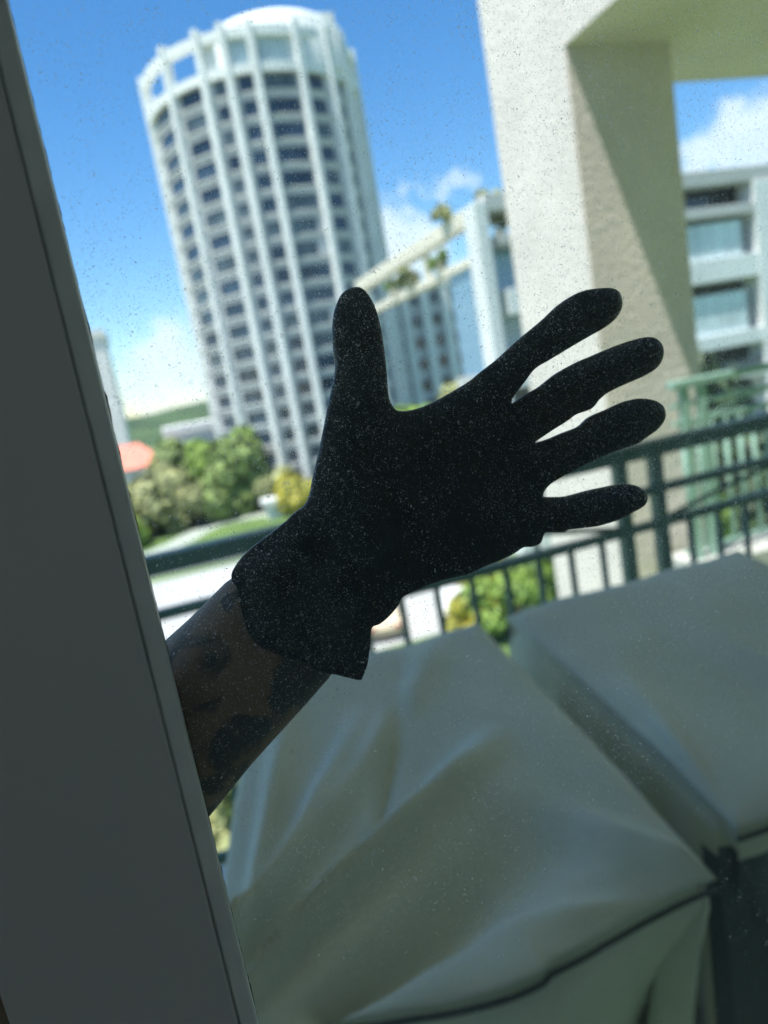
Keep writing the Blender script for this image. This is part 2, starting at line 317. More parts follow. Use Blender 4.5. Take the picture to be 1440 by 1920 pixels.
# ------------------------------------------------------------------ round tower
def tower():
    Cx, Cy = 20.37, 92.8; D = math.hypot(Cx, Cy); s = Vector((-Cx/D, -Cy/D, 0)); r = Vector((Cy/D, -Cx/D, 0)); c0 = Vector((Cx, Cy, 0))
    rt = empty('round_tower', (Cx, Cy, G0), 'tall round white apartment tower ribbed with pale columns, drum on its roof', 'tower')
    P = lambda a, rad, z: c0+(s*math.cos(R(a))+r*math.sin(R(a)))*rad+Vector((0, 0, z))
    fins = [-103, -77, -43, -22, -9.3, 4, 26.5, 45, 60, 80, 101, 125, 139, 152, 176, 198, 212, 226, 240]
    def arc(mb, a0, a1, r0_, r1_, z0, z1):
        n = max(1, int(abs(a1-a0)/4)); b = len(mb.v)
        for k in range(n+1):
            a = a0+(a1-a0)*k/n
            for rr, zz in ((r0_, z0), (r1_, z0), (r1_, z1), (r0_, z1)): mb.v.append(tuple(P(a, rr, zz)))
        for k in range(n):
            o = b+4*k
            for q in range(4): mb.f.append((o+q, o+(q+1) % 4, o+4+(q+1) % 4, o+4+q))
        mb.f.append((b, b+1, b+2, b+3)); o = b+4*n; mb.f.append((o+3, o+2, o+1, o))
    mb = MB(); arc(mb, 0, 359.99, 11.4, 11.9, G0, 34.1); mb.build('core_wall', M['dark'], rt)
    mb = MB(); arc(mb, 0, 359.99, 2, 12.4, 33.85, 34.5); mb.build('roof_deck', M['concrete_white'], rt)
    FH = 2.48; z0 = 32.85; NF = 19
    mb = MB()
    for k in range(NF):
        top = z0-FH*k-.80; arc(mb, 0, 359.99, 12.3, 12.5, top-.3, top-.06)
    mb.build('sill_bands', M['concrete_grey'], rt)
    frac = {1: (.30, .92), 2: (.17, .84), 3: (.28, .78), 4: (.26, .84), 5: (.12, .88), 6: (.16, .74), 7: (.25, .72), 8: (.25, .7)}
    rest = MB(); cnt = 0; rnd = random.Random(3); holes = set(); angs = []; spans = {}
    for b in range(len(fins)):
        a0 = fins[b]; a1 = fins[b+1] if b+1 < len(fins) else fins[0]+360; f0, f1 = frac.get(b, (.2, .8)); da = a1-a0
        cuts = [a0, a0+da*f0, a0+da*f1]+([a0+da*(f1-.12), a0+da*(f1-.22)] if b == 5 else []); spans[b] = (a0+da*f0, a0+da*f1, da)
        for q in range(int(da//6)): cuts.append(a0+6*q+3)
        angs += cuts
    angs = sorted(set(round(a, 4) for a in angs)); zs = [G0]
    for k in range(NF-1, -1, -1): zs += [z0-FH*k-.79, z0-FH*k+.77]
    zs.append(34.0); wins = []
    for k in range(NF):
        for b in range(len(fins)):
            w0, w1, da = spans[b]
            if b == 5 and k >= 4: w1 -= da*rnd.choice((0, 0, .12, .22))
            wins.append((k, b, round(w0, 4), round(w1, 4)))
    for k, b, w0, w1 in wins:
        z = z0-FH*k
        if 1 <= b <= 8 and k < 12:
            q = MB(); arc(q, w0, w1, 11.9, 12.18, z-.80, z+.78); q.build('window', M[rnd.choice(('win', 'win', 'win', 'win', 'win_b', 'win_b'))], rt)
        else: arc(rest, w0, w1, 11.9, 12.18, z-.80, z+.78)
        for i, a in enumerate(angs):
            if w0-1e-3 <= a < w1-1e-3: holes.add((i, 2*(NF-1-k)+1))
    mb = MB(); na = len(angs)
    for z in zs:
        for a in angs: mb.v.append(tuple(P(a, 12.36, z)))
    for j in range(len(zs)-1):
        for i in range(na):
            if (i, j) not in holes: mb.f.append((j*na+i, j*na+(i+1) % na, (j+1)*na+(i+1) % na, (j+1)*na+i))
    o = mb.build('wall', M['spandrel'], rt); sd = o.modifiers.new('thickness', 'SOLIDIFY'); sd.thickness = .2; sd.offset = -1
    tag(rest.build('window', M['win'], rt), kind='stuff')
    for b, a in enumerate(fins):
        q = MB(); v = []
        d = (s*math.cos(R(a))+r*math.sin(R(a))); t = Vector((-d.y, d.x, 0)); w_ = .47
        for z in (G0, 38.7):
            for i, j in ((-1, 12.1), (1, 12.1), (.75, 13.1), (-.75, 13.1)): v.append(tuple(c0+d*j+t*(w_*i)+Vector((0, 0, z))))
        q.add(v, [(0, 1, 2, 3), (7, 6, 5, 4), (0, 4, 5, 1), (1, 5, 6, 2), (2, 6, 7, 3), (3, 7, 4, 0)]); q.build('column', M['concrete_white'], rt, bevel=.1)
    mb = MB(); arc(mb, 0, 359.99, 11.95, 12.75, 37.15, 38.15); mb.build('crown_ring', M['concrete_white'], rt)
    mb = MB(); arc(mb, 0, 359.99, 12.3, 12.8, 33.6, 34.55); mb.build('sill_ring', M['concrete_white'], rt)
    for b in (4, 5, 6, 7, 8):
        a0, a1 = fins[b], fins[b+1]; q = MB(); arc(q, a0, a1, 12.0, 12.2, 34.55, 37.15); q.build('infill_panel', M['infill'], rt)
    mb = MB(); arc(mb, fins[3], fins[4]-5, 11.9, 12.1, 34.55, 37.15); mb.build('infill_panel', M['concrete_white'], rt)
    # rooftop drum with a shallow domed lid
    dc = c0+s*2.6+r*3.1; n = 56; mb = MB(); prof = [(8.8, 34.5), (8.8, 39.5), (8.5, 39.9), (7.5, 40.6), (5.4, 41.3), (2.7, 41.75), (.05, 41.9)]
    for rr, z in prof:
        for k in range(n): mb.v.append((dc.x+rr*math.cos(2*math.pi*k/n), dc.y+rr*math.sin(2*math.pi*k/n), z))
    for i in range(len(prof)-1):
        for k in range(n): mb.f.append((i*n+k, i*n+(k+1) % n, (i+1)*n+(k+1) % n, (i+1)*n+k))
    mb.build('rooftop_drum', M['concrete_white'], rt, smooth=True)
    p = P(50, 11.9, 0); mb = MB().box(p.x-1.1, p.x+1.1, p.y-1, p.y+1, 34.5, 40.2); mb.build('stair_box', M['concrete_white'], rt)
tower()

# low wing of ribbed facade, right of the tower
def wing():
    rt = empty('ribbed_block', (38, 96, G0), 'lower white ribbed block with dark windows to the right of the tower', 'building')
    box('wall', M['spandrel'], (29.5, 52, 95.5, 108, G0, 11.3), rt)
    box('roof', M['concrete_white'], (29.2, 52.3, 94.8, 108.3, 11.3, 12.1), rt)
    for i in range(8):
        x = 30.2+i*3.05; box('column', M['concrete_white'], (x-.62, x+.62, 94.9, 95.5, G0, 11.3), rt, .05)
        for k in range(8):
            z = 9.9-2.95*k
            if i < 7: box('window', M['win'], (x+.9, x+2.25, 95.35, 95.497, z-.75, z+.75), rt)
wing()

# ------------------------------------------------------------------ neighbouring terrace building
def terrace_building():
    rt = empty('terrace_building', (24, 36, G0), 'white apartment building with rooftop pergola beams and glass balconies, behind the pillar', 'building')
    Wc, Bm = M['concrete_white'], M['beam']
    box('roof_beam', Bm, (15.38, 16.0, 31.1, 49.2, 6.1, 6.86), rt, .05)       # side beam of the pergola
    box('parapet_beam', Bm, (15.38, 15.95, 31.1, 49.2, 4.35, 4.78), rt, .05)
    box('roof_beam', M['concrete_grey'], (16.0, 45, 30, 30.8, 6.45, 7.2), rt, .05)
    box('roof_slab', M['concrete_grey'], (25.5, 45, 30.8, 44, 6.7, 7.15), rt)
    for x0, x1, m_ in ((15.38, 16.0, Wc), (21.5, 22.6, Wc), (31.0, 32.3, Wc), (39, 40.3, Wc)): box('column', m_, (x0, x1, 29.9, 31.1, G0, 6.86 if x0 < 16 else 6.45), rt, .04)
    box('column', Bm, (15.4, 15.98, 48.2, 49.2, G0, 6.1), rt)
    for y in (36.5, 42.5): box('beam_strut', Bm, (15.5, 15.8, y, y+.4, 4.78, 6.1), rt)
    for z0, z1, m_ in ((4.95, 5.45, M['concrete_grey']), (1.85, 3.0, Wc), (-1.5, -.75, Wc), (-3.2, -2.7, Wc), (-6.3, -5.3, Wc), (-9.4, -8.4, Wc)):
        box('floor_slab', m_, (16.5, 45, 29.95, 33.4, z0, z1), rt, .03)
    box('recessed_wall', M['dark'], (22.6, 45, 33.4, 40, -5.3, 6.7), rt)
    box('recessed_wall', M['concrete_grey'], (16.4, 45, 34, 35.5, G0, 4.9), rt)
    box('curtain_glass', M['blueglass'], (15.55, 15.75, 31.1, 33.9, -.6, 4.35), rt)
    box('curtain_glass', M['blueglass'], (16.0, 21.5, 31.6, 31.75, -.7, 4.95), rt)
    box('lower_wall', M['concrete_grey'], (15.4, 15.8, 31.1, 34.5, G0, -.6), rt)
    for z0, z1 in ((3.0, 4.7), (-.75, 1.6)):
        for i in range(19):
            x = 22.7+i*.95
            if 30.2 < x < 32.3: continue
            if x > 41: break
            box('glass_railing_panel', M['glassrail'], (x, x+.91, 30.2, 30.24, z0, z1-.35 if z0 < 0 else z1), rt)
    for x0 in (22.7, 32.4): box('window_band', M['win'], (x0, x0+8, 31.5, 31.6, 5.5, 6.4), rt)
    box('handrail', M['dark'], (22.7, 39, 30.1, 30.3, -2.55, -2.3), rt)
terrace_building()

# far white slab at the left frame edge, salmon roofed house, flat roofed white hall
def house(name, a, wallm, roofm, label, cat, hip=True, nw=5):
    x0, x1, y0, y1, zt, zr = a
    rt = empty(name, ((x0+x1)/2, (y0+y1)/2, G0), label, cat)
    box('wall', wallm, (x0, x1, y0, y1, G0, zt), rt)
    if hip:
        e = .5; v = [(x0-e, y0-e, zt), (x1+e, y0-e, zt), (x1+e, y1+e, zt), (x0-e, y1+e, zt), (x0+(x1-x0)*.25, (y0+y1)/2, zr), (x1-(x1-x0)*.25, (y0+y1)/2, zr)]
        MB().add(v, [(0, 1, 5, 4), (1, 2, 5), (2, 3, 4, 5), (3, 0, 4), (3, 2, 1, 0)]).build('roof', roofm, rt)
    else: box('roof', roofm, (x0-.3, x1+.3, y0-.3, y1+.3, zt, zr), rt)
    for i in range(nw):
        for z in np.arange(zt-2.2, G0+1, -3.1):
            x = x0+(i+.5)*(x1-x0)/nw; box('window', M['win'], (x-.6, x+.6, y0-.06, y0-.004, z-.7, z+.7), rt)
house('white_block', (-34, -3.75, 112, 126, 13.0, 14.0), M['white'], M['white'], 'pale white block just visible beside the grey door frame', 'building', False, 6)
house('red_roofed_house', (-9.5, .4, 90, 98, -5.2, -2.4), M['white'], M['salmon'], 'low house with a salmon red roof beside the door frame', 'house')
house('white_hall', (1.6, 11, 97, 112, -2.4, -1.3), M['white'], M['white'], 'low flat white roofed building left of the tower foot', 'building', False)
house('white_pavilion', (9.6, 11.6, 75.5, 77.5, -11.0, -10.4), M['white'], M['white'], 'small white pavilion on the lawn at the foot of the tower', 'building', False, 2)

# ------------------------------------------------------------------ vegetation
def crown(c, rad, n, leaf, seed, squash=1.0, lobes=9):
    rnd = random.Random(seed); cl = []
    for k in range(lobes):
        a = rnd.uniform(0, 6.28); e = rnd.uniform(-.5, 1); q = rnd.uniform(.25, .75)
        cl.append((Vector((math.cos(a)*q*rad, math.sin(a)*q*rad, e*rad*.62*squash)), rad*rnd.uniform(.28, .5)))
    v = []; f = []
    for k in range(n):
        p, rr = rnd.choice(cl); d = Vector((rnd.gauss(0, 1), rnd.gauss(0, 1), rnd.gauss(0, 1))).normalized()
        p = c+p+d*rr*rnd.uniform(.55, 1.08); s_ = leaf*rnd.uniform(.6, 1.4)
        a = (d+Vector((rnd.uniform(-.8, .8), rnd.uniform(-.8, .8), rnd.uniform(-.2, 1)))).normalized(); t = a.orthogonal().normalized(); b = a.cross(t); o = len(v)
        v += [tuple(p+t*s_), tuple(p+b*s_*.6), tuple(p-t*s_), tuple(p-b*s_*.6)]; f.append((o, o+1, o+2, o+3))
    return v, f
def tree(name, x, y, ztop, rad, m_, label, seed, leaf=.3, n=2600, base=None, cat='tree', group=None, base_z=G0):
    rt = empty(name, (x, y, base_z), label, cat, group); c = Vector((x, y, ztop-rad*.85))
    zc = c.z-rad*.4
    mb = MB(); mb.tube([(x, y, base_z), (x+.1*rad, y, (base_z+zc)/2), (x, y, zc+rad*.5)], [rad*.1, rad*.07, rad*.03], 8)
    rnd = random.Random(seed+90)
    for k in range(5):
        a = rnd.uniform(0, 6.28); mb.tube([(x, y, zc), (x+math.cos(a)*rad*.35, y+math.sin(a)*rad*.35, zc+rad*.4), (x+math.cos(a)*rad*.6, y+math.sin(a)*rad*.6, zc+rad*.7)], [rad*.04, rad*.03, rad*.012], 6)
    mb.build('trunk', M['trunk'], rt, smooth=True)
    v, f = crown(c, rad, n, leaf, seed); MB().add(v, f).build('crown', m_, rt, normals=False)
    return rt
TR = [('tree', -4.6, 83, -6.2, 3.2, 'leafolive', 'olive green tree under the red roofed house, against the door frame'),
      ('tree', -.4, 86, -4.7, 3.3, 'leafolive', 'broad olive tree in the middle of the tree row left of the tower'),
      ('tree', 3.8, 90, -3.5, 3.2, 'leaf', 'green tree in front of the flat white roofed building'),
      ('tree', 7.0, 87, -2.5, 3.0, 'leafbright', 'tallest green tree of the row, in front of the tower\'s lower left corner'),
      ('tree', 9.6, 84, -4.0, 2.8, 'leaf', 'lower green tree right of the tallest tree, at the foot of the tower'),
      ('tree', 1.6, 83, -7.3, 2.3, 'leafolive', 'round olive tree in front of the row, over the curved path'),
      ('tree', 5.6, 83, -7.6, 2.2, 'leaf', 'small green tree below the tallest one, above the lawn'),
      ('tree', 11.6, 81, -7.8, 2.0, 'leafolive', 'small olive tree ending the row beside the white pavilion'),
      ('tree', -5.6, 77, -8.0, 2.2, 'leafbright', 'fresh green tree low at the door frame above the path'),
      ('tree', 14.1, 76, -8.2, 2.1, 'leafyellow', 'yellow green tree touching the thumb side of the glove at the tower foot'),
      ('tree', 27.2, 70, -3.6, 3.4, 'leafbright', 'bright yellow green tree between thumb and index finger'),
      ('tree', 32.5, 76, -2.6, 3.6, 'leafolive', 'olive tree under the ribbed block between thumb and index finger')]
for i, (nm, x, y, zt, rad, mm, lb) in enumerate(TR): tree(nm, x, y, zt, rad*1.6, M[mm], lb, 20+i, .5, 5500)
BS = [(12.0, 29.4, -10.5, 1.5, 'leafyellow', 'low yellow flowering shrub seen through the railing above the gap between the two covers'),
      (13.6, 28.8, -9.9, 1.8, 'leafbright', 'bright green shrub seen through the railing above the second furniture cover'),
      (14.4, 33.5, -8.8, 2.2, 'leafyellow', 'tall yellow shrub seen through the railing under the little finger'),
      (16.0, 31.0, -9.6, 1.9, 'leafbright', 'bright green bush seen through the railing beside the pillar'),
      (17.6, 34.5, -8.0, 2.2, 'leafolive', 'olive bush touching the sunlit pillar behind the little finger')]
sheet('lawn', M['grass'], [(10.6, 24), (19, 24), (20, 38), (12.6, 36)], G0+.018)
for i, (x, y, zt, rad, mm, lb) in enumerate(BS): tree('shrub', x, y, zt, rad, M[mm], lb, 50+i, .16, 2600, cat='shrub')
tree('tree', 8.9, 11.4, -3.3, 1.5, M['leafbright'], 'bright green tree crown seen through the railing right of the pillar', 71, .12, 2600)
tree('tree', 12.4, 15, -2.2, 3.0, M['leafdark'], 'dark green tree behind the railing toned as sunlit', 72, .2, 3500)
tree('tree', 19, 22, -.9, 3.6, M['leafdark'], 'dark tree under the glass balconies of the terrace building', 76, .25, 3500)
tree('tree', -.6, 19, -8.3, 2.9, M['leafolive'], 'dark olive treetop below the balcony, between arm and grey cover', 73, .2, 5500)
tree('tree', -3.1, 21, -8.6, 2.2, M['leaf'], 'green treetop below the balcony beside the door frame', 74, .14, 2600)
for i, (x, y, s_) in enumerate(((15.3, 34.5, .55), (15.3, 38.6, .75), (15.3, 41.5, .5), (17.4, 31.6, .8), (19.6, 31.9, 1.0))):
    lb = ['small plant on the terrace parapet nearest the corner column', 'bushy plant in the middle of the pergola terrace', 'small plant at the far end of the pergola terrace',
          'leafy plant on the shaded roof terrace right of the corner column', 'larger leafy plant beside the cream pillar on the roof terrace'][i]
    rt = empty('potted_plant', (x, y, 4.95), lb, 'plant', 'terrace plants')
    MB().tube([(x, y, 4.8 if i < 3 else 5.46), (x, y, 5.2 if i < 3 else 5.9)], [.22, .3], 12).build('pot', M['beam'], rt)
    v, f = crown(Vector((x, y, 5.2 if i < 3 else 6.3)), s_, 500, .14, 80+i); MB().add(v, f).build('foliage', M['leafolive' if i % 2 else 'leafbright'], rt, normals=False)
for i, (x, y) in enumerate(((15.2, 32.9), (16.8, 30.9))):
    tag(MB().add(*crown(Vector((x, y, 7.05)), .65, 500, .14, 95+i)).build('roof_plant', M['leafolive'], normals=False), ['small shrub growing on top of the pergola corner', 'shrub on the roof edge touching the cream pillar'][i], 'plant')

# ------------------------------------------------------------------ parked cars
def car(x, y, rz, paint, label):
    rt = empty('parked_car', (0, 0, 0), label, 'car', 'cars parked below the balcony')
    prof = [(-2.1, .35), (-2.15, .75), (-1.9, .9), (-1.35, .95), (-.95, 1.38), (.55, 1.42), (1.15, 1.0), (1.95, .88), (2.15, .65), (2.12, .35)]
    v = [(a, -.86 if b < 1.1 else -.66, b) for a, b in prof]+[(a, .86 if b < 1.1 else .66, b) for a, b in prof]; n = len(prof)
    MB().add(v, [tuple(range(n)), tuple(range(2*n-1, n-1, -1))]+[(i, i+n, (i+1) % n+n, (i+1) % n) for i in range(n)]).build('body', paint, rt, bevel=.07)
    for s in (-1, 1):
        MB().add([(-1.1, s*.835, .99), (.95, s*.835, 1.02), (.5, s*.69, 1.34), (-.85, s*.69, 1.32)], [(0, 1, 2, 3)]).build('side_window', M['carglass'], rt)
    MB().add([(.66, -.6, 1.37), (.66, .6, 1.37), (1.14, .76, 1.03), (1.14, -.76, 1.03)], [(0, 1, 2, 3)]).build('windscreen', M['carglass'], rt)
    for a in (-1.35, 1.35):
        for s in (-1, 1):
            t = MB().tube([(a, s*.9, .32), (a, s*.7, .32)], .32, 20).build('wheel', M['tyre'], rt); MB().tube([(a, s*.91, .32), (a, s*.88, .32)], .2, 14).build('rim', M['rim'], t)
            bpy.data.objects[t.name].children
    for s in (-1, 1):
        box('headlight', M['lampclear'], (2.08, 2.17, s*.6-.15, s*.6+.15, .6, .74), rt); box('tail_light', M['lampred'], (-2.18, -2.1, s*.62-.13, s*.62+.13, .68, .84), rt)
    rt.location = (x, y, G0+.012); rt.rotation_euler.z = rz
car(12.6, 32.6, R(70), M['carwhite'], 'white car on the pale paving seen through the railing left of the shrubs')
car(9.0, 33.9, R(75), M['carbeige'], 'beige car on the pale paving just right of the glove cuff')

# ------------------------------------------------------------------ sliding glass door
def dusty_glass(name, dusty):
    X = bpy.data.materials.new(name); X.use_nodes = True; n = X.node_tree.nodes; l = X.node_tree.links; n.clear()
    out = n.new('ShaderNodeOutputMaterial'); tr = n.new('ShaderNodeBsdfTransparent'); tr.inputs[0].default_value = (.92, .968, .958, 1) if dusty else (1, 1, 1, 1)
    gl = n.new('ShaderNodeBsdfGlossy'); gl.inputs['Roughness'].default_value = .02; ge = n.new('ShaderNodeNewGeometry'); dt = n.new('ShaderNodeVectorMath'); dt.operation = 'DOT_PRODUCT'; l.new(ge.outputs['Incoming'], dt.inputs[0]); l.new(ge.outputs['Normal'], dt.inputs[1])
    ab = n.new('ShaderNodeMath'); ab.operation = 'ABSOLUTE'; l.new(dt.outputs['Value'], ab.inputs[0]); s1 = n.new('ShaderNodeMath'); s1.operation = 'SUBTRACT'; s1.inputs[0].default_value = 1; l.new(ab.outputs[0], s1.inputs[1])
    pw = n.new('ShaderNodeMath'); pw.operation = 'POWER'; l.new(s1.outputs[0], pw.inputs[0]); pw.inputs[1].default_value = 5
    fr = n.new('ShaderNodeMath'); fr.operation = 'MULTIPLY_ADD'; l.new(pw.outputs[0], fr.inputs[0]); fr.inputs[1].default_value = .9; fr.inputs[2].default_value = .012
    mx = n.new('ShaderNodeMixShader'); l.new(fr.outputs[0], mx.inputs[0]); l.new(tr.outputs[0], mx.inputs[1]); l.new(gl.outputs[0], mx.inputs[2])
    if not dusty: l.new(mx.outputs[0], out.inputs[0]); return X
    t = n.new('ShaderNodeTexCoord'); sp = n.new('ShaderNodeSeparateXYZ'); l.new(t.outputs['Object'], sp.inputs[0])
    cb = n.new('ShaderNodeCombineXYZ'); l.new(sp.outputs[0], cb.inputs[0]); l.new(sp.outputs[2], cb.inputs[1])
    def math_(op, a, b=None, c=None):
        q = n.new('ShaderNodeMath'); q.operation = op
        for i, z in enumerate((a, b, c)):
            if z is None: continue
            if isinstance(z, (int, float)): q.inputs[i].default_value = z
            else: l.new(z, q.inputs[i])
        return q.outputs[0]
    def mapr(v, a, b, c, d):
        q = n.new('ShaderNodeMapRange'); l.new(v, q.inputs[0])
        for i, z in enumerate((a, b, c, d)): q.inputs[i+1].default_value = z
        return q.outputs[0]
    def nz_(scale, detail=3, rough=.5, vec=None, col=False):
        q = n.new('ShaderNodeTexNoise'); q.noise_dimensions = '2D'; q.inputs['Scale'].default_value = scale; q.inputs['Detail'].default_value = detail; q.inputs['Roughness'].default_value = rough
        l.new(vec or cb.outputs[0], q.inputs['Vector']); return q.outputs['Color' if col else 'Fac']
    def warp(scale, amt):
        a = n.new('ShaderNodeVectorMath'); a.operation = 'SUBTRACT'; l.new(nz_(scale, 2, .5, None, True), a.inputs[0]); a.inputs[1].default_value = (.5, .5, .5)
        b = n.new('ShaderNodeVectorMath'); b.operation = 'SCALE'; l.new(a.outputs[0], b.inputs[0]); b.inputs['Scale'].default_value = amt
        c = n.new('ShaderNodeVectorMath'); c.operation = 'ADD'; l.new(cb.outputs[0], c.inputs[0]); l.new(b.outputs[0], c.inputs[1]); return c.outputs[0]
    def specks(scale, wsc, wamt, keep, rmax, stretch=1.):
        v = warp(wsc, wamt)
        mp = n.new('ShaderNodeMapping'); mp.inputs['Scale'].default_value = (1, stretch, 1); mp.inputs['Rotation'].default_value = (0, 0, .25); l.new(v, mp.inputs[0])
        q = n.new('ShaderNodeTexVoronoi'); q.voronoi_dimensions = '2D'; q.inputs['Scale'].default_value = scale; l.new(mp.outputs[0], q.inputs['Vector'])
        s3 = n.new('ShaderNodeSeparateColor'); l.new(q.outputs['Color'], s3.inputs[0])
        rad = mapr(s3.outputs[0], keep, 1, 0, rmax)
        a = math_('SUBTRACT', rad, q.outputs['Distance']); a = mapr(a, 0, rmax*.45, 0, 1)
        return math_('MULTIPLY', a, mapr(s3.outputs[1], 0, 1, .35, 1))
    big = nz_(9, 3); dens = mapr(big, .32, .66, .25, 1.0)
    up = mapr(sp.outputs[2], -.36, .02, .32, 1.0); dens = math_('MULTIPLY', dens, up)
    patch = mapr(nz_(60, 4, .6), .38, .6, .15, 1.0); dens2 = math_('MULTIPLY', dens, patch)
    a = specks(620, 900, .0012, .35, .34)
    b = specks(330, 700, .0022, .45, .27)
    c = specks(170, 420, .0045, .72, .20, .7)
    # thin squiggly drying lines
    ve = n.new('ShaderNodeTexVoronoi'); ve.voronoi_dimensions = '2D'; ve.feature = 'DISTANCE_TO_EDGE'; ve.inputs['Scale'].default_value = 210; l.new(warp(260, .006), ve.inputs['Vector'])
    ln = mapr(ve.outputs['Distance'], .0, .045, 1, 0); ln = math_('MULTIPLY', ln, mapr(nz_(330, 3, .6), .56, .62, 0, 1)); ln = math_('MULTIPLY', ln, patch)
    s = math_('MAXIMUM', math_('MULTIPLY', a, .55), math_('MULTIPLY', b, .85)); s = math_('MAXIMUM', s, c); s = math_('MAXIMUM', s, math_('MULTIPLY', ln, .8))
    s = math_('MULTIPLY', s, mapr(dens2, 0, 1, .12, 1.0)); 
    film = math_('MULTIPLY', math_('MULTIPLY', mapr(nz_(14, 5, .6), .3, .7, .35, 1.0), mapr(nz_(420, 4, .75), .42, .62, .2, 1.0)), mapr(sp.outputs[2], -.30, .05, .004, .11))
    fac = math_('MINIMUM', math_('MULTIPLY_ADD', s, .62, film), .75)
    df = n.new('ShaderNodeBsdfDiffuse'); df.inputs[0].default_value = (.7, .73, .70, 1); tl = n.new('ShaderNodeBsdfTranslucent'); tl.inputs[0].default_value = (.85, .88, .87, 1)
    dm = n.new('ShaderNodeMixShader'); dm.inputs[0].default_value = .62; l.new(df.outputs[0], dm.inputs[1]); l.new(tl.outputs[0], dm.inputs[2])
    fm = n.new('ShaderNodeMixShader'); l.new(fac, fm.inputs[0]); l.new(mx.outputs[0], fm.inputs[1]); l.new(dm.outputs[0], fm.inputs[2]); l.new(fm.outputs[0], out.inputs[0])
    return X
def specks(pane, YI):
    # dried salt and dust: tiny flat flecks and squiggles standing on the room side of the pane
    rs = np.random.RandomState(11); V = []; F = []
    def dens(x, z):
        b = noise.noise(Vector((x*11, z*11, 3)))*.9+noise.noise(Vector((x*45, z*45, 7)))*.8+noise.noise(Vector((x*160, z*160, 9)))*.7
        up = min(1, max(.0, (z+.40)/.36)); fz = math.exp(-((x-.27)/.06)**2-((z+.04)/.08)**2)+math.exp(-((x-.108)/.025)**2-((z-.02)/.04)**2); pz = math.exp(-((x-.36)/.1)**2-((z-.07)/.12)**2); sk = math.exp(-((x+.02)/.12)**2-((z-.15)/.13)**2); return max(.03, .13+.42*up+.8*fz+.65*pz-.4*sk+b*(.3+.7*up))*(.3+.7*up)
    X0, X1, Z0, Z1 = -.022, .52, -.66, .24; y = YI-.00006; cnt = 0
    for k in range(620000):
        x = rs.uniform(X0, X1); z = rs.uniform(Z0, Z1)
        if rs.rand() > dens(x, z): continue
        r = min(.0005, .000092*math.exp(rs.normal(0, .52))); a = rs.uniform(0, 6.28); el = rs.uniform(1, 2.3); n = 5; b = len(V); ca, sa = math.cos(a), math.sin(a)
        for q in range(n):
            t = 6.283*q/n; u_, w_ = r*el*math.cos(t)*rs.uniform(.6, 1.2), r*math.sin(t)*rs.uniform(.6, 1.2); V.append((x+u_*ca-w_*sa, y, z+u_*sa+w_*ca))
        F.append(tuple(range(b, b+n)))
    for k in range(42000):
        x = rs.uniform(X0, X1); z = rs.uniform(Z0, Z1)
        if rs.rand() > dens(x, z): continue
        a = rs.normal(-1.57, .9); cvt = rs.normal(0, .55); st = rs.uniform(.0002, .00042); w_ = rs.uniform(.00003, .00009); n = rs.randint(3, 9); b = len(V)
        for q in range(n):
            a += cvt+rs.normal(0, .35); x += math.cos(a)*st; z += math.sin(a)*st; ww = w_*(1 if 0 < q < n-1 else .4)
            V.append((x-math.sin(a)*ww, y-.00002, z+math.cos(a)*ww)); V.append((x+math.sin(a)*ww, y-.00002, z-math.cos(a)*ww))
            if q: F.append((b+2*q-2, b+2*q-1, b+2*q+1, b+2*q))
    X = bpy.data.materials.new('dried_salt'); X.use_nodes = True; n = X.node_tree.nodes; l = X.node_tree.links; n.clear()
    out = n.new('ShaderNodeOutputMaterial'); df = n.new('ShaderNodeBsdfDiffuse'); df.inputs[0].default_value = (.93, .94, .93, 1); tl = n.new('ShaderNodeBsdfTranslucent'); tl.inputs[0].default_value = (.97, .98, .97, 1)
    ad = n.new('ShaderNodeMixShader'); ad.inputs[0].default_value = .5; l.new(df.outputs[0], ad.inputs[1]); l.new(tl.outputs[0], ad.inputs[2])
    tr = n.new('ShaderNodeBsdfTransparent'); m2 = n.new('ShaderNodeMixShader'); m2.inputs[0].default_value = .62; l.new(tr.outputs[0], m2.inputs[1]); l.new(ad.outputs[0], m2.inputs[2]); l.new(m2.outputs[0], out.inputs[0])
    pv = pane; mb = MB(); mb.v = V; mb.f = F
    o = mb.build('salt_specks', X, None, normals=False); o.parent = pane; o.matrix_parent_inverse = pane.matrix_world.inverted() if False else Matrix.Identity(4)
    tag(o, kind='stuff'); print('specks', len(F))
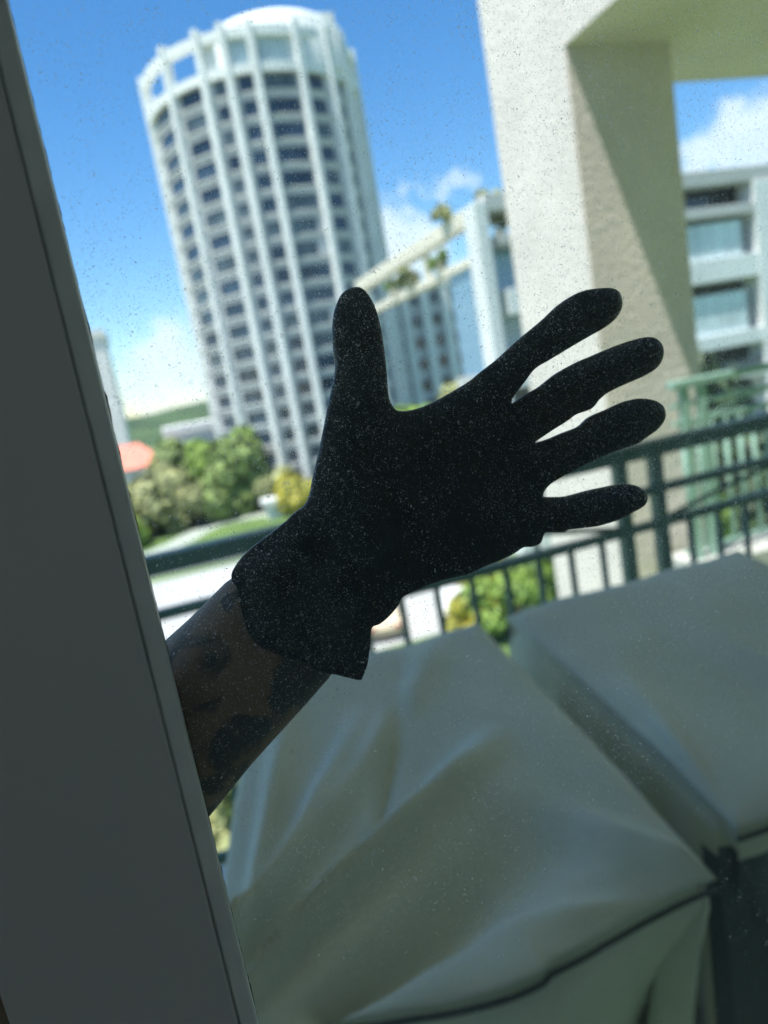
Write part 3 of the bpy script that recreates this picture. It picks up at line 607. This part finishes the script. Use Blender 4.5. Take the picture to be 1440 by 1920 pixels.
def door():
    rt = empty('sliding_glass_door', (.5, .335, -1.5), 'grey framed sliding glass door with dusty salt spotted glass, its edge on the left', 'door')
    YI, YO = .3335, .3395
    st = box('door_stile', M['stile'], (-.1165, -.0245, .318, .362, DZ0, DZ1), rt, .0015)
    box('door_stile', M['stile'], (1.12, 1.21, .318, .362, DZ0, DZ1), rt, .002)
    box('top_rail', M['stile'], (-.0245, 1.12, .3185, .3615, DZ1-.07, DZ1), rt, .002); box('bottom_rail', M['stile'], (-.0245, 1.12, .3185, .3615, DZ0, DZ0+.09), rt, .002)
    box('bead_backing', M['bead'], (-.0244, -.0164, .3212, YI-.001, DZ0+.09, DZ1-.07), rt)
    mb = MB(); mb.box(-.0242, -.0158, .3198, YI-.0008, DZ0+.09, DZ1-.07); mb.build('glazing_bead', M['bead'], rt, bevel=.0018)
    # ragged gasket between bead and glass
    rnd = random.Random(5); v = []; f = []; n = 900; z = -.62
    for k in range(n+1):
        zz = DZ0+.09+(DZ1-DZ0-.16)*k/n
        q = noise.noise(Vector((zz*60, 1, 0))); q2 = noise.noise(Vector((zz*420, 4, 0))); e = -.0158+.0006*max(0, q*1.5)+.0007*max(0, q2)
        v += [(-.0236, YI-.0006, zz), (e, YI-.0006, zz)]
        if k: b = 2*k; f.append((b-2, b-1, b+1, b))
    g = MB().add(v, f).build('gasket', M['gasket'], rt); sd = g.modifiers.new('solid', 'SOLIDIFY'); sd.thickness = .0005; sd.offset = 0
    me = MB().box(-.0235, 1.12, YI, YO, DZ0+.09, DZ1-.07).build('glass_pane', dusty_glass('dusty_glass', True), rt)
    me.data.materials.append(dusty_glass('clean_glass', False))
    specks(me, YI)
    for p in me.data.polygons: p.material_index = 0 if p.normal.y < -.5 else 1
door()

# ------------------------------------------------------------------ person: arm and glove
OUT = [(20.0,-81.4),(23.3,-76.5),(30.5,-70.5),(44.8,-63.4),(51.2,-60.1),(56.7,-56.5),(62.4,-53.9),(65.9,-48.9),(68.7,-41.8),(74.2,-29.6),(79.4,-17.4),(82.3,-10.4),(86.0,-1.7),(90.3,8.7),(91.0,16.0),(92.0,24.9),(94.2,33.7),(97.7,40.4),(101.7,44.4),(107.8,45.9),(111.4,44.4),(114.5,39.6),(116.3,33.3),(117.1,24.9),(117.0,15.6),(116.2,2.6),(115.1,-7.7),(115.8,-12.6),(118.2,-16.5),(125.2,-17.8),(135.9,-16.6),(149.4,-12.7),(160.9,-8.7),(168.1,-5.0),(179.0,0.2),(192.6,8.0),(207.5,15.7),(220.2,22.9),(232.6,27.2),(244.7,27.7),(254.2,26.2),(257.8,21.9),(257.7,15.8),(253.2,10.2),(245.3,6.2),(235.1,3.0),(222.6,-1.0),(208.9,-5.6),(199.1,-9.0),(191.2,-15.4),(184.6,-20.8),(182.2,-24.4),(186.4,-23.5),(192.6,-21.1),(201.1,-18.5),(212.4,-13.3),(224.9,-9.6),(234.8,-7.6),(242.4,-6.1),(255.0,-3.9),(267.8,-2.7),(276.6,-3.6),(281.6,-8.6),(281.6,-15.0),(277.0,-20.7),(267.5,-24.1),(254.5,-26.6),(242.8,-29.2),(236.2,-32.3),(230.7,-36.2),(220.8,-37.6),(214.4,-40.2),(205.6,-43.1),(198.0,-45.9),(193.0,-48.0),(202.5,-47.4),(211.1,-45.9),(222.3,-44.2),(230.2,-40.3),(241.6,-38.1),(253.2,-35.9),(263.4,-36.0),(273.4,-38.9),(278.5,-43.7),(278.5,-50.3),(272.5,-55.8),(262.9,-59.5),(257.5,-61.3),(244.5,-62.4),(231.7,-64.2),(216.4,-67.6),(205.0,-70.6),(197.4,-73.3),(193.6,-77.8),(201.2,-80.1),(209.5,-81.3),(221.8,-81.1),(231.8,-81.3),(246.9,-82.3),(256.8,-86.4),(260.7,-92.5),(258.4,-97.6),(249.7,-100.2),(239.1,-102.3),(226.3,-102.7),(216.4,-101.5),(206.0,-100.2),(204.1,-101.3),(194.7,-99.1),(191.1,-98.9),(188.0,-103.6),(183.0,-104.6),(177.2,-103.6),(171.0,-105.6),(162.6,-107.2),(150.9,-108.6),(143.8,-110.0),(137.0,-110.0),(128.1,-109.8),(119.3,-110.1),(110.3,-111.6),(103.6,-113.3),(100.8,-116.8),(94.6,-121.4),(88.8,-124.1),(84.5,-124.9),(81.8,-133.6),(78.5,-143.3),(74.6,-149.6),(72.3,-150.6),(62.0,-144.7),(52.9,-139.4),(44.3,-132.1),(32.4,-123.4),(25.9,-117.5),(22.3,-109.5),(21.4,-98.4),(21.5,-86.6)]
YG = .3397   # outer face of the glass
def glove(parent):
    pts = [Vector((x/1000, z/1000)) for x, z in OUT]
    # smooth resample of the outline
    P = []; n = len(pts)
    for i in range(n):
        p0, p1, p2, p3 = pts[i-1], pts[i], pts[(i+1) % n], pts[(i+2) % n]
        k = max(1, int((p2-p1).length/.0011))
        for j in range(k):
            t = j/k; P.append(.5*((2*p1)+(-p0+p2)*t+(2*p0-5*p1+4*p2-p3)*t*t+(-p0+3*p1-3*p2+p3)*t**3))
    A = np.array([(p.x, p.y) for p in P]); B = np.roll(A, -1, 0); D = B-A; DD = (D**2).sum(1)+1e-18
    def dist(q):
        q = np.asarray(q)[:, None, :]; t = np.clip(((q-A)*D).sum(2)/DD, 0, 1); return np.sqrt(((q-(A+D*t[..., None]))**2).sum(2).min(1))
    def inside(q):
        x, y = q[:, 0][:, None], q[:, 1][:, None]; c = (A[:, 1] > y) != (B[:, 1] > y)
        xi = A[:, 0]+(y-A[:, 1])*D[:, 0]/np.where(D[:, 1] == 0, 1e-12, D[:, 1]); return ((c & (x < xi)).sum(1) % 2) == 1
    rs = np.random.RandomState(2); st = .0014; g = [(x, z) for x in np.arange(.018, .285, st) for z in np.arange(-.153, .05, st)]
    g = np.array(g)+rs.uniform(-.0002, .0002, (len(g), 2)); g = g[inside(g)]
    dg = np.concatenate([dist(g[i:i+2000]) for i in range(0, len(g), 2000)]); g = g[dg > .0012]; dg = dg[dg > .0012]
    nrm = np.stack([D[:, 1], -D[:, 0]], 1)/np.sqrt(DD)[:, None]; rings = []
    for off in (.00025, .0007):
        for sg in (1, -1):
            q = A+D*.5+nrm*off*sg; ok = inside(q); q = q[ok]
            if not len(q): continue
            dq = np.concatenate([dist(q[i:i+1000]) for i in range(0, len(q), 1000)]); q = q[dq > off*.8]; rings.append(q)
    rg = np.concatenate(rings); allp = np.concatenate([A, rg, g]); nA = len(A)
    vs = [Vector((float(a), float(b))) for a, b in allp]
    co_, ed, fa, ov, oe, of = geometry.delaunay_2d_cdt(vs, [], [list(range(nA))], 1, 1e-7)
    q = np.array([(c.x, c.y) for c in co_]); d = np.concatenate([dist(q[i:i+2000]) for i in range(0, len(q), 2000)]); d[d < 1e-6] = 0
    rf, rb = .0045, .0095
    m1 = np.minimum(d, rf); front = rf-np.sqrt(np.maximum(0, rf*rf-(rf-m1)**2)); m2 = np.minimum(d, rb); back = rf+np.sqrt(np.maximum(0, rb*rb-(rb-m2)**2))*1.0
    # palm and wrist bulk, away from the fingers
    palm = np.exp(-(((q[:, 0]-.135)/.06)**2+((q[:, 1]+.062)/.045)**2)); back += .013*palm*np.clip(d/.02, 0, 1)
    ax = (q[:, 0]-.10)*(-.84)+(q[:, 1]+.085)*(-.54)        # along the forearm, towards the cuff
    cf = np.clip(ax/.07, 0, 1); back += .034*cf*np.clip(d/.016, 0, 1)**.6; front += .004*cf*(d > 0)
    # wrinkles
    for i in range(len(q)):
        if d[i] > 0:
            x, z = q[i]; w1 = noise.noise(Vector((x*90+z*40, z*60, 2)))*.0014+noise.noise(Vector((x*35, z*160, 5)))*.0012
            cw = math.sin(ax[i]*420+4*noise.noise(Vector((x*30, z*30, 9))))*.0024*cf[i]
            front[i] = max(0, front[i]+(abs(w1)+max(0, cw))*min(1, d[i]/.004)); back[i] += (w1*2+cw*1.5)*min(1, d[i]/.006)
    nb = [set() for _ in q]
    for a in fa:
        for i in range(len(a)): nb[a[i]].add(a[(i+1) % len(a)]); nb[a[(i+1) % len(a)]].add(a[i])
    for it in range(5):
        fo = front.copy(); bo = back.copy()
        for i in range(len(q)):
            if d[i] > .0009 and nb[i]:
                l_ = list(nb[i]); front[i] = .5*fo[i]+.5*fo[l_].mean(); back[i] = .5*bo[i]+.5*bo[l_].mean()
    V = [(x, YG+.0002+f_, z) for (x, z), f_ in zip(q, front)]; bi = {}
    for i, ((x, z), b_) in enumerate(zip(q, back)):
        if d[i] <= 0: bi[i] = i
        else: bi[i] = len(V); V.append((x, YG+.0002+b_, z))
    for i in range(len(q)):
        if d[i] <= 0: V[i] = (V[i][0], YG+.0002+rf, V[i][2])
    F = [tuple(a) for a in fa]+[tuple(bi[i] for i in a)[::-1] for a in fa]
    mb = MB(); mb.v = V; mb.f = F
    # nitrile
    X = mat('black_nitrile', (.0018, .003, .0045), .42, .3, 40, .0011, 300, .3)
    nn = X.node_tree.nodes; ll = X.node_tree.links
    bs = nn['Principled BSDF']; src = bs.inputs['Base Color'].links[0].from_socket; tcx = nn.new('ShaderNodeTexCoord')
    def spot(c, rad, col, amt, src):
        v = nn.new('ShaderNodeVectorMath'); v.operation = 'DISTANCE'; ll.new(tcx.outputs['Object'], v.inputs[0]); v.inputs[1].default_value = c
        zz = nn.new('ShaderNodeTexNoise'); zz.inputs['Scale'].default_value = 55; zz.inputs['Detail'].default_value = 4; ll.new(tcx.outputs['Object'], zz.inputs['Vector'])
        q1 = nn.new('ShaderNodeMapRange'); ll.new(v.outputs['Value'], q1.inputs[0]); q1.inputs[1].default_value = rad; q1.inputs[2].default_value = rad*.4; q1.inputs[4].default_value = amt
        q2 = nn.new('ShaderNodeMapRange'); ll.new(zz.outputs['Fac'], q2.inputs[0]); q2.inputs[1].default_value = .35; q2.inputs[2].default_value = .6
        q3 = nn.new('ShaderNodeMath'); q3.operation = 'MULTIPLY'; ll.new(q1.outputs[0], q3.inputs[0]); ll.new(q2.outputs[0], q3.inputs[1])
        m_ = nn.new('ShaderNodeMix'); m_.data_type = 'RGBA'; ll.new(q3.outputs[0], m_.inputs[0]); ll.new(src, m_.inputs[6]); m_.inputs[7].default_value = (*col, 1); return m_.outputs[2]
    src = spot((.212, YG, -.037), .026, (.035, .017, .012), .8, src)      # stretched thin, skin showing through
    src = spot((.045, YG, -.095), .075, (.030, .042, .050), .8, src)      # blue-grey sheen on the cuff folds, painted into the colour
    src = spot((.108, YG, .01), .05, (.018, .024, .028), .6, src)
    ll.new(src, bs.inputs['Base Color'])
    o = mb.build('glove', X, parent, smooth=True)
    hem = [(21.4, -98.4), (22.3, -109.5), (25.9, -117.5), (32.4, -123.4), (44.3, -132.1), (52.9, -139.4), (62, -144.7), (72.3, -150.6)]
    MB().tube([(x/1000+.0006, YG+.0055, z/1000+.0006) for x, z in hem], .0009, 8).build('cuff_hem', X, o, smooth=True)
    return o
def skinmat():
    X = mat('tattooed_skin', (.20, .125, .075), .5, .12, 30, .0004, 400, .4); n = X.node_tree.nodes; l = X.node_tree.links; b = n['Principled BSDF']
    src = b.inputs['Base Color'].links[0].from_socket
    t = n.new('ShaderNodeTexCoord'); z = n.new('ShaderNodeTexNoise'); z.inputs['Scale'].default_value = 27; z.inputs['Detail'].default_value = 3; z.inputs['Distortion'].default_value = .9
    l.new(t.outputs['Object'], z.inputs['Vector']); r = n.new('ShaderNodeMapRange'); r.inputs[1].default_value = .455; r.inputs[2].default_value = .52; l.new(z.outputs['Fac'], r.inputs[0])
    r.inputs[4].default_value = .85
    m_ = n.new('ShaderNodeMix'); m_.data_type = 'RGBA'; l.new(r.outputs[0], m_.inputs[0]); l.new(src, m_.inputs[6]); m_.inputs[7].default_value = (.022, .030, .030, 1); l.new(m_.outputs[2], b.inputs['Base Color'])
    return X
def arm():
    rings = [((.115, .3545, -.073), .030, .0070), ((.085, .359, -.090), .030, .013), ((.060, .3655, -.106), .0335, .0195), ((.040, .371, -.121), .0382, .0245), ((.018, .377, -.138), .0392, .030),
             ((-.012, .385, -.160), .0412, .035), ((-.05, .393, -.190), .044, .038), ((-.10, .402, -.228), .047, .041), ((-.15, .408, -.268), .047, .043), ((-.195, .395, -.300), .047, .046),
             ((-.235, .35, -.312), .046, .046), ((-.27, .28, -.300), .047, .047), ((-.305, .19, -.27), .05, .05), ((-.34, .08, -.225), .053, .053), ((-.37, -.03, -.18), .055, .055)]
    cs = [Vector(a[0]) for a in rings]; V = []; F = []; n = 32; K = 6; R_ = []
    for i in range(len(rings)-1):
        for k in range(K):
            t = k/K; p0, p1, p2, p3 = cs[max(i-1, 0)], cs[i], cs[i+1], cs[min(i+2, len(cs)-1)]
            R_.append((.5*((2*p1)+(-p0+p2)*t+(2*p0-5*p1+4*p2-p3)*t*t+(-p0+3*p1-3*p2+p3)*t**3), rings[i][1]*(1-t)+rings[i+1][1]*t, rings[i][2]*(1-t)+rings[i+1][2]*t))
    R_.append((cs[-1], rings[-1][1], rings[-1][2]))
    for i, (c, a, b) in enumerate(R_):
        t = (R_[min(i+1, len(R_)-1)][0]-R_[max(i-1, 0)][0]).normalized(); up = Vector((0, 0, 1)); e1 = (up-t*up.dot(t)).normalized(); e2 = t.cross(e1)
        for k in range(n):
            q = 2*math.pi*k/n; V.append(tuple(c+e1*a*math.cos(q)+e2*b*math.sin(q)))
    for i in range(len(R_)-1):
        for k in range(n): F.append((i*n+k, i*n+(k+1) % n, (i+1)*n+(k+1) % n, (i+1)*n+k))
    F.append(tuple(range(n))); F.append(tuple((len(R_)-1)*n+k for k in range(n))[::-1])
    mb = MB(); mb.v = V; mb.f = F; o = mb.build('person', skinmat(), smooth=True)
    tag(o, 'person\'s tattooed forearm reaching round the door, black gloved hand spread flat on the glass', 'person')
    glove(o)
    mb = MB(); n2 = 28
    mb.tube([c for c, a, b in R_[-22:]]+[R_[-1][0]+Vector((-.03, -.1, .04))], [a+.006 for c, a, b in R_[-22:]]+[.065], n2).build('sleeve', M['cloth'], o, smooth=True)
arm()
